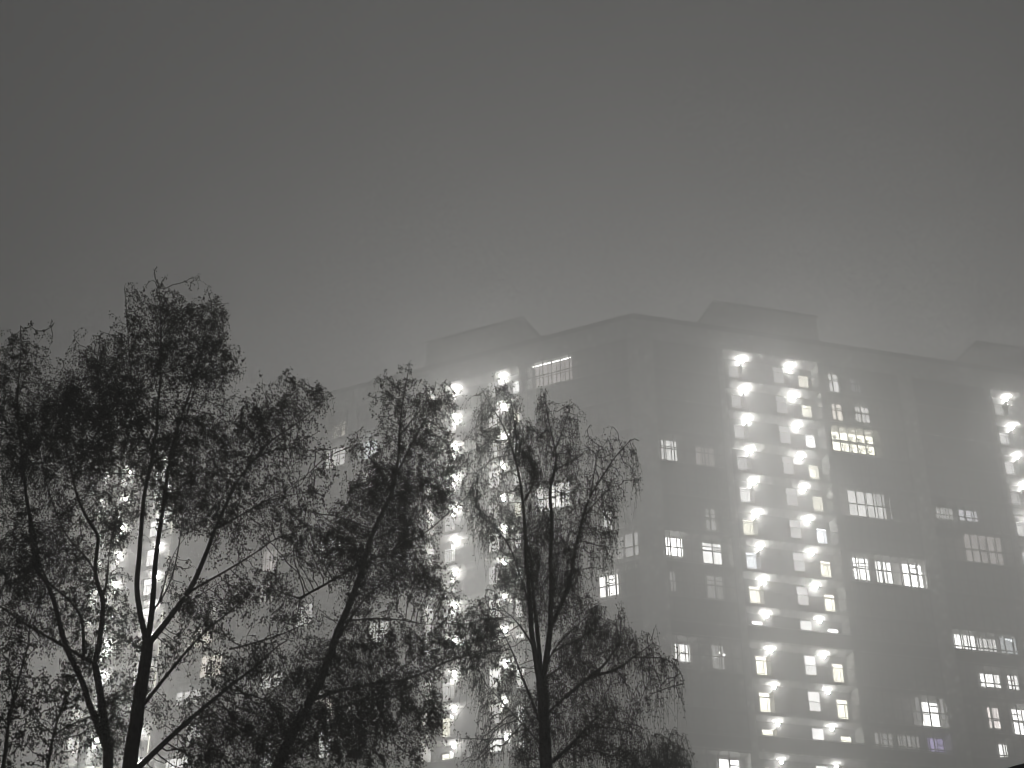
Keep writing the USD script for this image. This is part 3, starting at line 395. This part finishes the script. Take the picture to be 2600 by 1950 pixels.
def resample(P, step):
    P = np.asarray(P, float); d = np.r_[0, np.cumsum(np.linalg.norm(np.diff(P, axis=0), axis=1))]
    n = max(2, int(d[-1] / step) + 1); x = np.linspace(0, d[-1], n)
    return np.stack([np.interp(x, d, P[:, k]) for k in range(P.shape[1])], 1)
def smooth_line(P, it=2):
    P = np.asarray(P, float)
    for _ in range(it):
        Q = [P[0]]
        for a, b in zip(P[:-1], P[1:]): Q += [a * .75 + b * .25, a * .25 + b * .75]
        P = np.array(Q[:1] + Q[1:] + [P[-1]])
    return P
def grow_tree(key, label, seed, droop=0.5, leaf=0.021, dens=1.0, leafy=1.0, wide=1.0, clump=1.0, per=9.0):
    spec = TREES[key]; r = np.random.default_rng(seed)
    T = thing('birch_tree', label, 'tree', (*spec['at'], 0))
    trunk = MB(); nodes, rad = [], []
    first = spec['limbs'][0]
    for li, (pts, r0, r1, w) in enumerate(spec['limbs']):
        q = [(x, 0, z) for x, z in pts]
        P = smooth_line(q, 2); P = resample(P, 0.09)
        t = np.linspace(0, 1, len(P)); P[:, 1] = w * t ** 1.3
        wob = meshkit.noise(np.c_[P[:, [0, 2]] * 2.2, np.full(len(P), seed + li)], seed) if True else 0
        P[:, 0] += .025 * wob * np.minimum(1, t * 6)
        R = r0 * .5 * (1 - t) + r1 * .5 * t
        if li == 0:      # down to the ground, flaring at the foot
            foot = np.array([[P[0, 0] * 0.0, 0, -0.1], [P[0, 0] * .25, 0, 2.5], [P[0, 0] * .6, 0, P[0, 2] * .6]])
            low = resample(smooth_line(np.vstack([foot, P[:1]]), 2), .4)[:-1]
            P = np.vstack([low, P]); R = np.r_[np.linspace(R[0] * 1.7, R[0], len(low)), R]
        elif nodes and P[0, 2] > 8.0:   # start in the limb it grows from
            A = np.vstack(nodes); d = np.linalg.norm((A - P[0])[:, [0, 2]], axis=1); j = int(np.argmin(d))
            if d[j] < .8:
                sh = A[j] - P[0]; fade = np.exp(-np.arange(len(P)) * .09 / .5)[:, None]; P = P + sh * fade
                P[:, 1] += A[j, 1] * (1 - fade[:, 0])
        trunk.add(*tube(P, R, 9 if r0 > .06 else 6)); nodes.append(P); rad.append(R)
    N = np.vstack(nodes)
    # foliage masses: anchor points for leafy twigs, thinned into clumps and gaps
    anchors = []; leaves_per = per
    for (x, z, rx, rz, dn) in spec['blobs']:
        a_leaf = 2.0 * leaf * leaf * 1.15 * .62
        n = int(dens * dn * math.pi * rx * rz / a_leaf / leaves_per)
        y0 = N[np.argmin(np.linalg.norm(N[:, [0, 2]] - (x, z), axis=1)), 1]
        K = 2; p = np.clip(r.normal(0, .54, (n * K, 3)), -1.25, 1.25)
        dp = .75 * (rx + rz) / 2 + .15
        p = p * [rx * wide, dp, rz * 1.05] + [x, y0 * .7 + r.normal(0, .15), z]
        f = meshkit.noise(p * 2.6, seed + 3) + .7 * meshkit.noise(p * 7.0, seed + 4)
        o = np.argsort(-f * clump + r.normal(0, .42, len(f))); anchors.append(p[o[:n]])
    Apt = np.vstack(anchors); r.shuffle(Apt)
    # space colonisation towards a share of them
    att = Apt[: max(300, len(Apt) // 4)]
    pos = list(N[N[:, 2] > 7.5]); par = [-1] * len(pos); alive = np.ones(len(att), bool); step = .13
    for it in range(40):
        tree = cKDTree(np.array(pos)); d, j = tree.query(att[alive], distance_upper_bound=2.2)
        ids = np.where(alive)[0]; near = d < .16; alive[ids[near]] = False
        ok = (~near) & np.isfinite(d)
        if not ok.any(): break
        jj, aa = j[ok], att[ids[ok]]; P = np.array(pos)
        dirs = aa - P[jj]; dirs /= np.linalg.norm(dirs, axis=1, keepdims=True)
        acc = np.zeros((len(P), 3)); np.add.at(acc, jj, dirs); src = np.unique(jj)
        v = acc[src]; v /= np.linalg.norm(v, axis=1, keepdims=True) + 1e-9
        v += r.normal(0, .22, v.shape) + [0, 0, .10]; v /= np.linalg.norm(v, axis=1, keepdims=True)
        new = P[src] + v * step
        d2, _ = tree.query(new); keep = d2 > step * .45
        if not keep.any(): break
        pos += list(new[keep]); par += list(src[keep])
    P = np.array(pos); par = np.array(par)
    cnt = np.ones(len(P))
    for i in range(len(P) - 1, -1, -1):
        if par[i] >= 0: cnt[par[i]] += cnt[i]
    br = MB(); kids = {}
    for i, p in enumerate(par):
        if p >= 0: kids.setdefault(p, []).append(i)
    # chains of nodes as tubes
    started = [i for i in range(len(P)) if par[i] >= 0 and (par[par[i]] < 0 or kids[par[i]][0] != i)]
    for i in started:
        ch = [par[i], i]
        while ch[-1] in kids: ch.append(kids[ch[-1]][0])
        ch = np.array(ch); rr = .0036 + .0021 * np.sqrt(cnt[ch]); rr[0] = rr[1]
        br.add(*tube(P[ch], np.minimum(rr, .028), 4))
    # twigs with leaves
    tr = cKDTree(P); d, j = tr.query(Apt); S = P[j]; E = Apt
    far = d > .9; S[far] = E[far] - [0, 0, -.3]
    n = len(E); L = np.linalg.norm(E - S, axis=1)
    hang = droop * r.uniform(.10, .36, n)
    mid = (S + E) / 2 + np.c_[r.normal(0, .03, (n, 2)), .04 + .1 * L]
    tip = E + np.c_[r.normal(0, .05, (n, 2)), -hang]
    ts = np.array([0, .3, .6, .85, 1.0])
    def curve(t):
        t = np.asarray(t)[..., None]
        return ((1 - t) ** 3 * S[:, None] + 3 * (1 - t) ** 2 * t * mid[:, None] + 3 * (1 - t) * t * t * E[:, None] + t ** 3 * tip[:, None])
    C = curve(np.broadcast_to(ts, (n, 5)))
    # thin three-sided twigs, all at once
    th = np.array([0, 2.1, 4.2]); rw = np.array([.0032, .0028, .0024, .002, .0014])
    off = np.stack([np.cos(th), np.sin(th), np.zeros(3)], 1)
    tv = (C[:, :, None] + rw[None, :, None, None] * off[None, None]).reshape(-1, 3)
    base = (np.arange(n) * 15)[:, None, None, None]; a = (np.arange(4) * 3)[None, :, None, None]; kk = np.arange(3)[None, None, :]
    i0 = (base[..., 0] + a[..., 0] + kk); i1 = (base[..., 0] + a[..., 0] + (kk + 1) % 3)
    tf = np.concatenate([np.stack([i0, i1, i1 + 3], -1).reshape(-1, 3), np.stack([i0, i1 + 3, i0 + 3], -1).reshape(-1, 3)])
    br.add(tv, tf)
    m = int(leaves_per * leafy)
    tt = np.sort(r.uniform(.25, 1.0, (n, m)), axis=1); LP = curve(tt).reshape(-1, 3); LP += r.normal(0, .022, LP.shape)
    q = len(LP); e1 = r.normal(size=(q, 3)) + [0, 0, -.7]; e1 /= np.linalg.norm(e1, axis=1, keepdims=True)
    e2 = np.cross(e1, r.normal(size=(q, 3))); e2 /= np.linalg.norm(e2, axis=1, keepdims=True) + 1e-9
    nn = np.cross(e1, e2); s = leaf * r.uniform(.65, 1.3, (q, 1))
    lv = np.stack([LP, LP + e1 * s * .8 + e2 * s * .72 + nn * s * .18, LP + e1 * s * 2.0, LP + e1 * s * .8 - e2 * s * .72 + nn * s * .18], 1).reshape(-1, 3)
    bi = np.arange(q)[:, None] * 4; lf = np.concatenate([bi + [0, 1, 2], bi + [0, 2, 3]])
    W3 = np.stack([U, V, [0, 0, 1]])
    obj('trunk', (trunk.mesh()[0] @ W3, trunk.mesh()[1]), M['bark'], T, True)
    tag(stage.GetPrimAtPath(obj('branches', (br.mesh()[0] @ W3, br.mesh()[1]), M['bark'], T)), kind='stuff')
    tag(stage.GetPrimAtPath(obj('leaves', (lv @ W3, lf), M['leaf'], T)), kind='stuff')
    return len(lf) + len(tf)
n = 0
n += grow_tree('T1', 'tallest tree, dark and full, with a forked trunk left of the middle', 11, .7, leaf=.0185, dens=1.15, clump=.75)
n += grow_tree('T2', 'dense dark tree at the left edge, its trunk just left of the tallest tree', 12, .7, leaf=.0185, dens=1.15, clump=.75)
n += grow_tree('T3', 'low thin tree at the bottom left, in front of the leftmost lit loggias', 13, .6, leafy=.8)
n += grow_tree('T7', 'slender sapling along the very left edge near the bottom', 14, .6, leafy=.8)
n += grow_tree('T4', 'leaning broad tree in the middle, its trunk slanting up to the right', 15, .7, leaf=.0185, dens=1.15, clump=.8)
n += grow_tree('T5', 'weeping birch with fine hanging twigs in front of the corner of the building', 16, 1.35, leaf=.0150, dens=.82, wide=.9, clump=.35, per=7.0)
n += grow_tree('T6', 'small drooping treetop at the bottom, right of the weeping birch', 17, 1.3, leaf=.0150, dens=.8, clump=.4, per=7.0)
print('tree triangles', n)

# ---------------------------------------------------------------- dark roof edge close by, bottom right corner
kp = EYE + 9.0 * V + 2.55 * U; kz = 4.43
K = thing('kiosk', 'black roof edge rising to the right in the bottom right corner', 'roof', (kp[0], kp[1], 0))
def slab(pts, depth):   # pts: (sideways, height) outline, extruded away from the viewer
    m = trimesh.creation.extrude_polygon(Polygon(pts), depth); v = m.vertices
    return (v[:, :1] * U + v[:, 2:3] * V + v[:, 1:2] * [0, 0, 1]), m.faces[:, ::-1]
obj('roof', slab([(0, kz - .25), (0, kz - .02), (.25, kz + .055), (.6, kz + .135), (1.1, kz + .20), (1.7, kz + .20), (2.4, kz + .12), (2.4, kz - .25)], 2.0), M['black'], K)
vv, ff = slab([(.15, 0), (.15, kz - .26), (2.25, kz - .26), (2.25, 0)], 1.7); obj('wall', (vv + V * .15, ff), M['kiosk'], K)
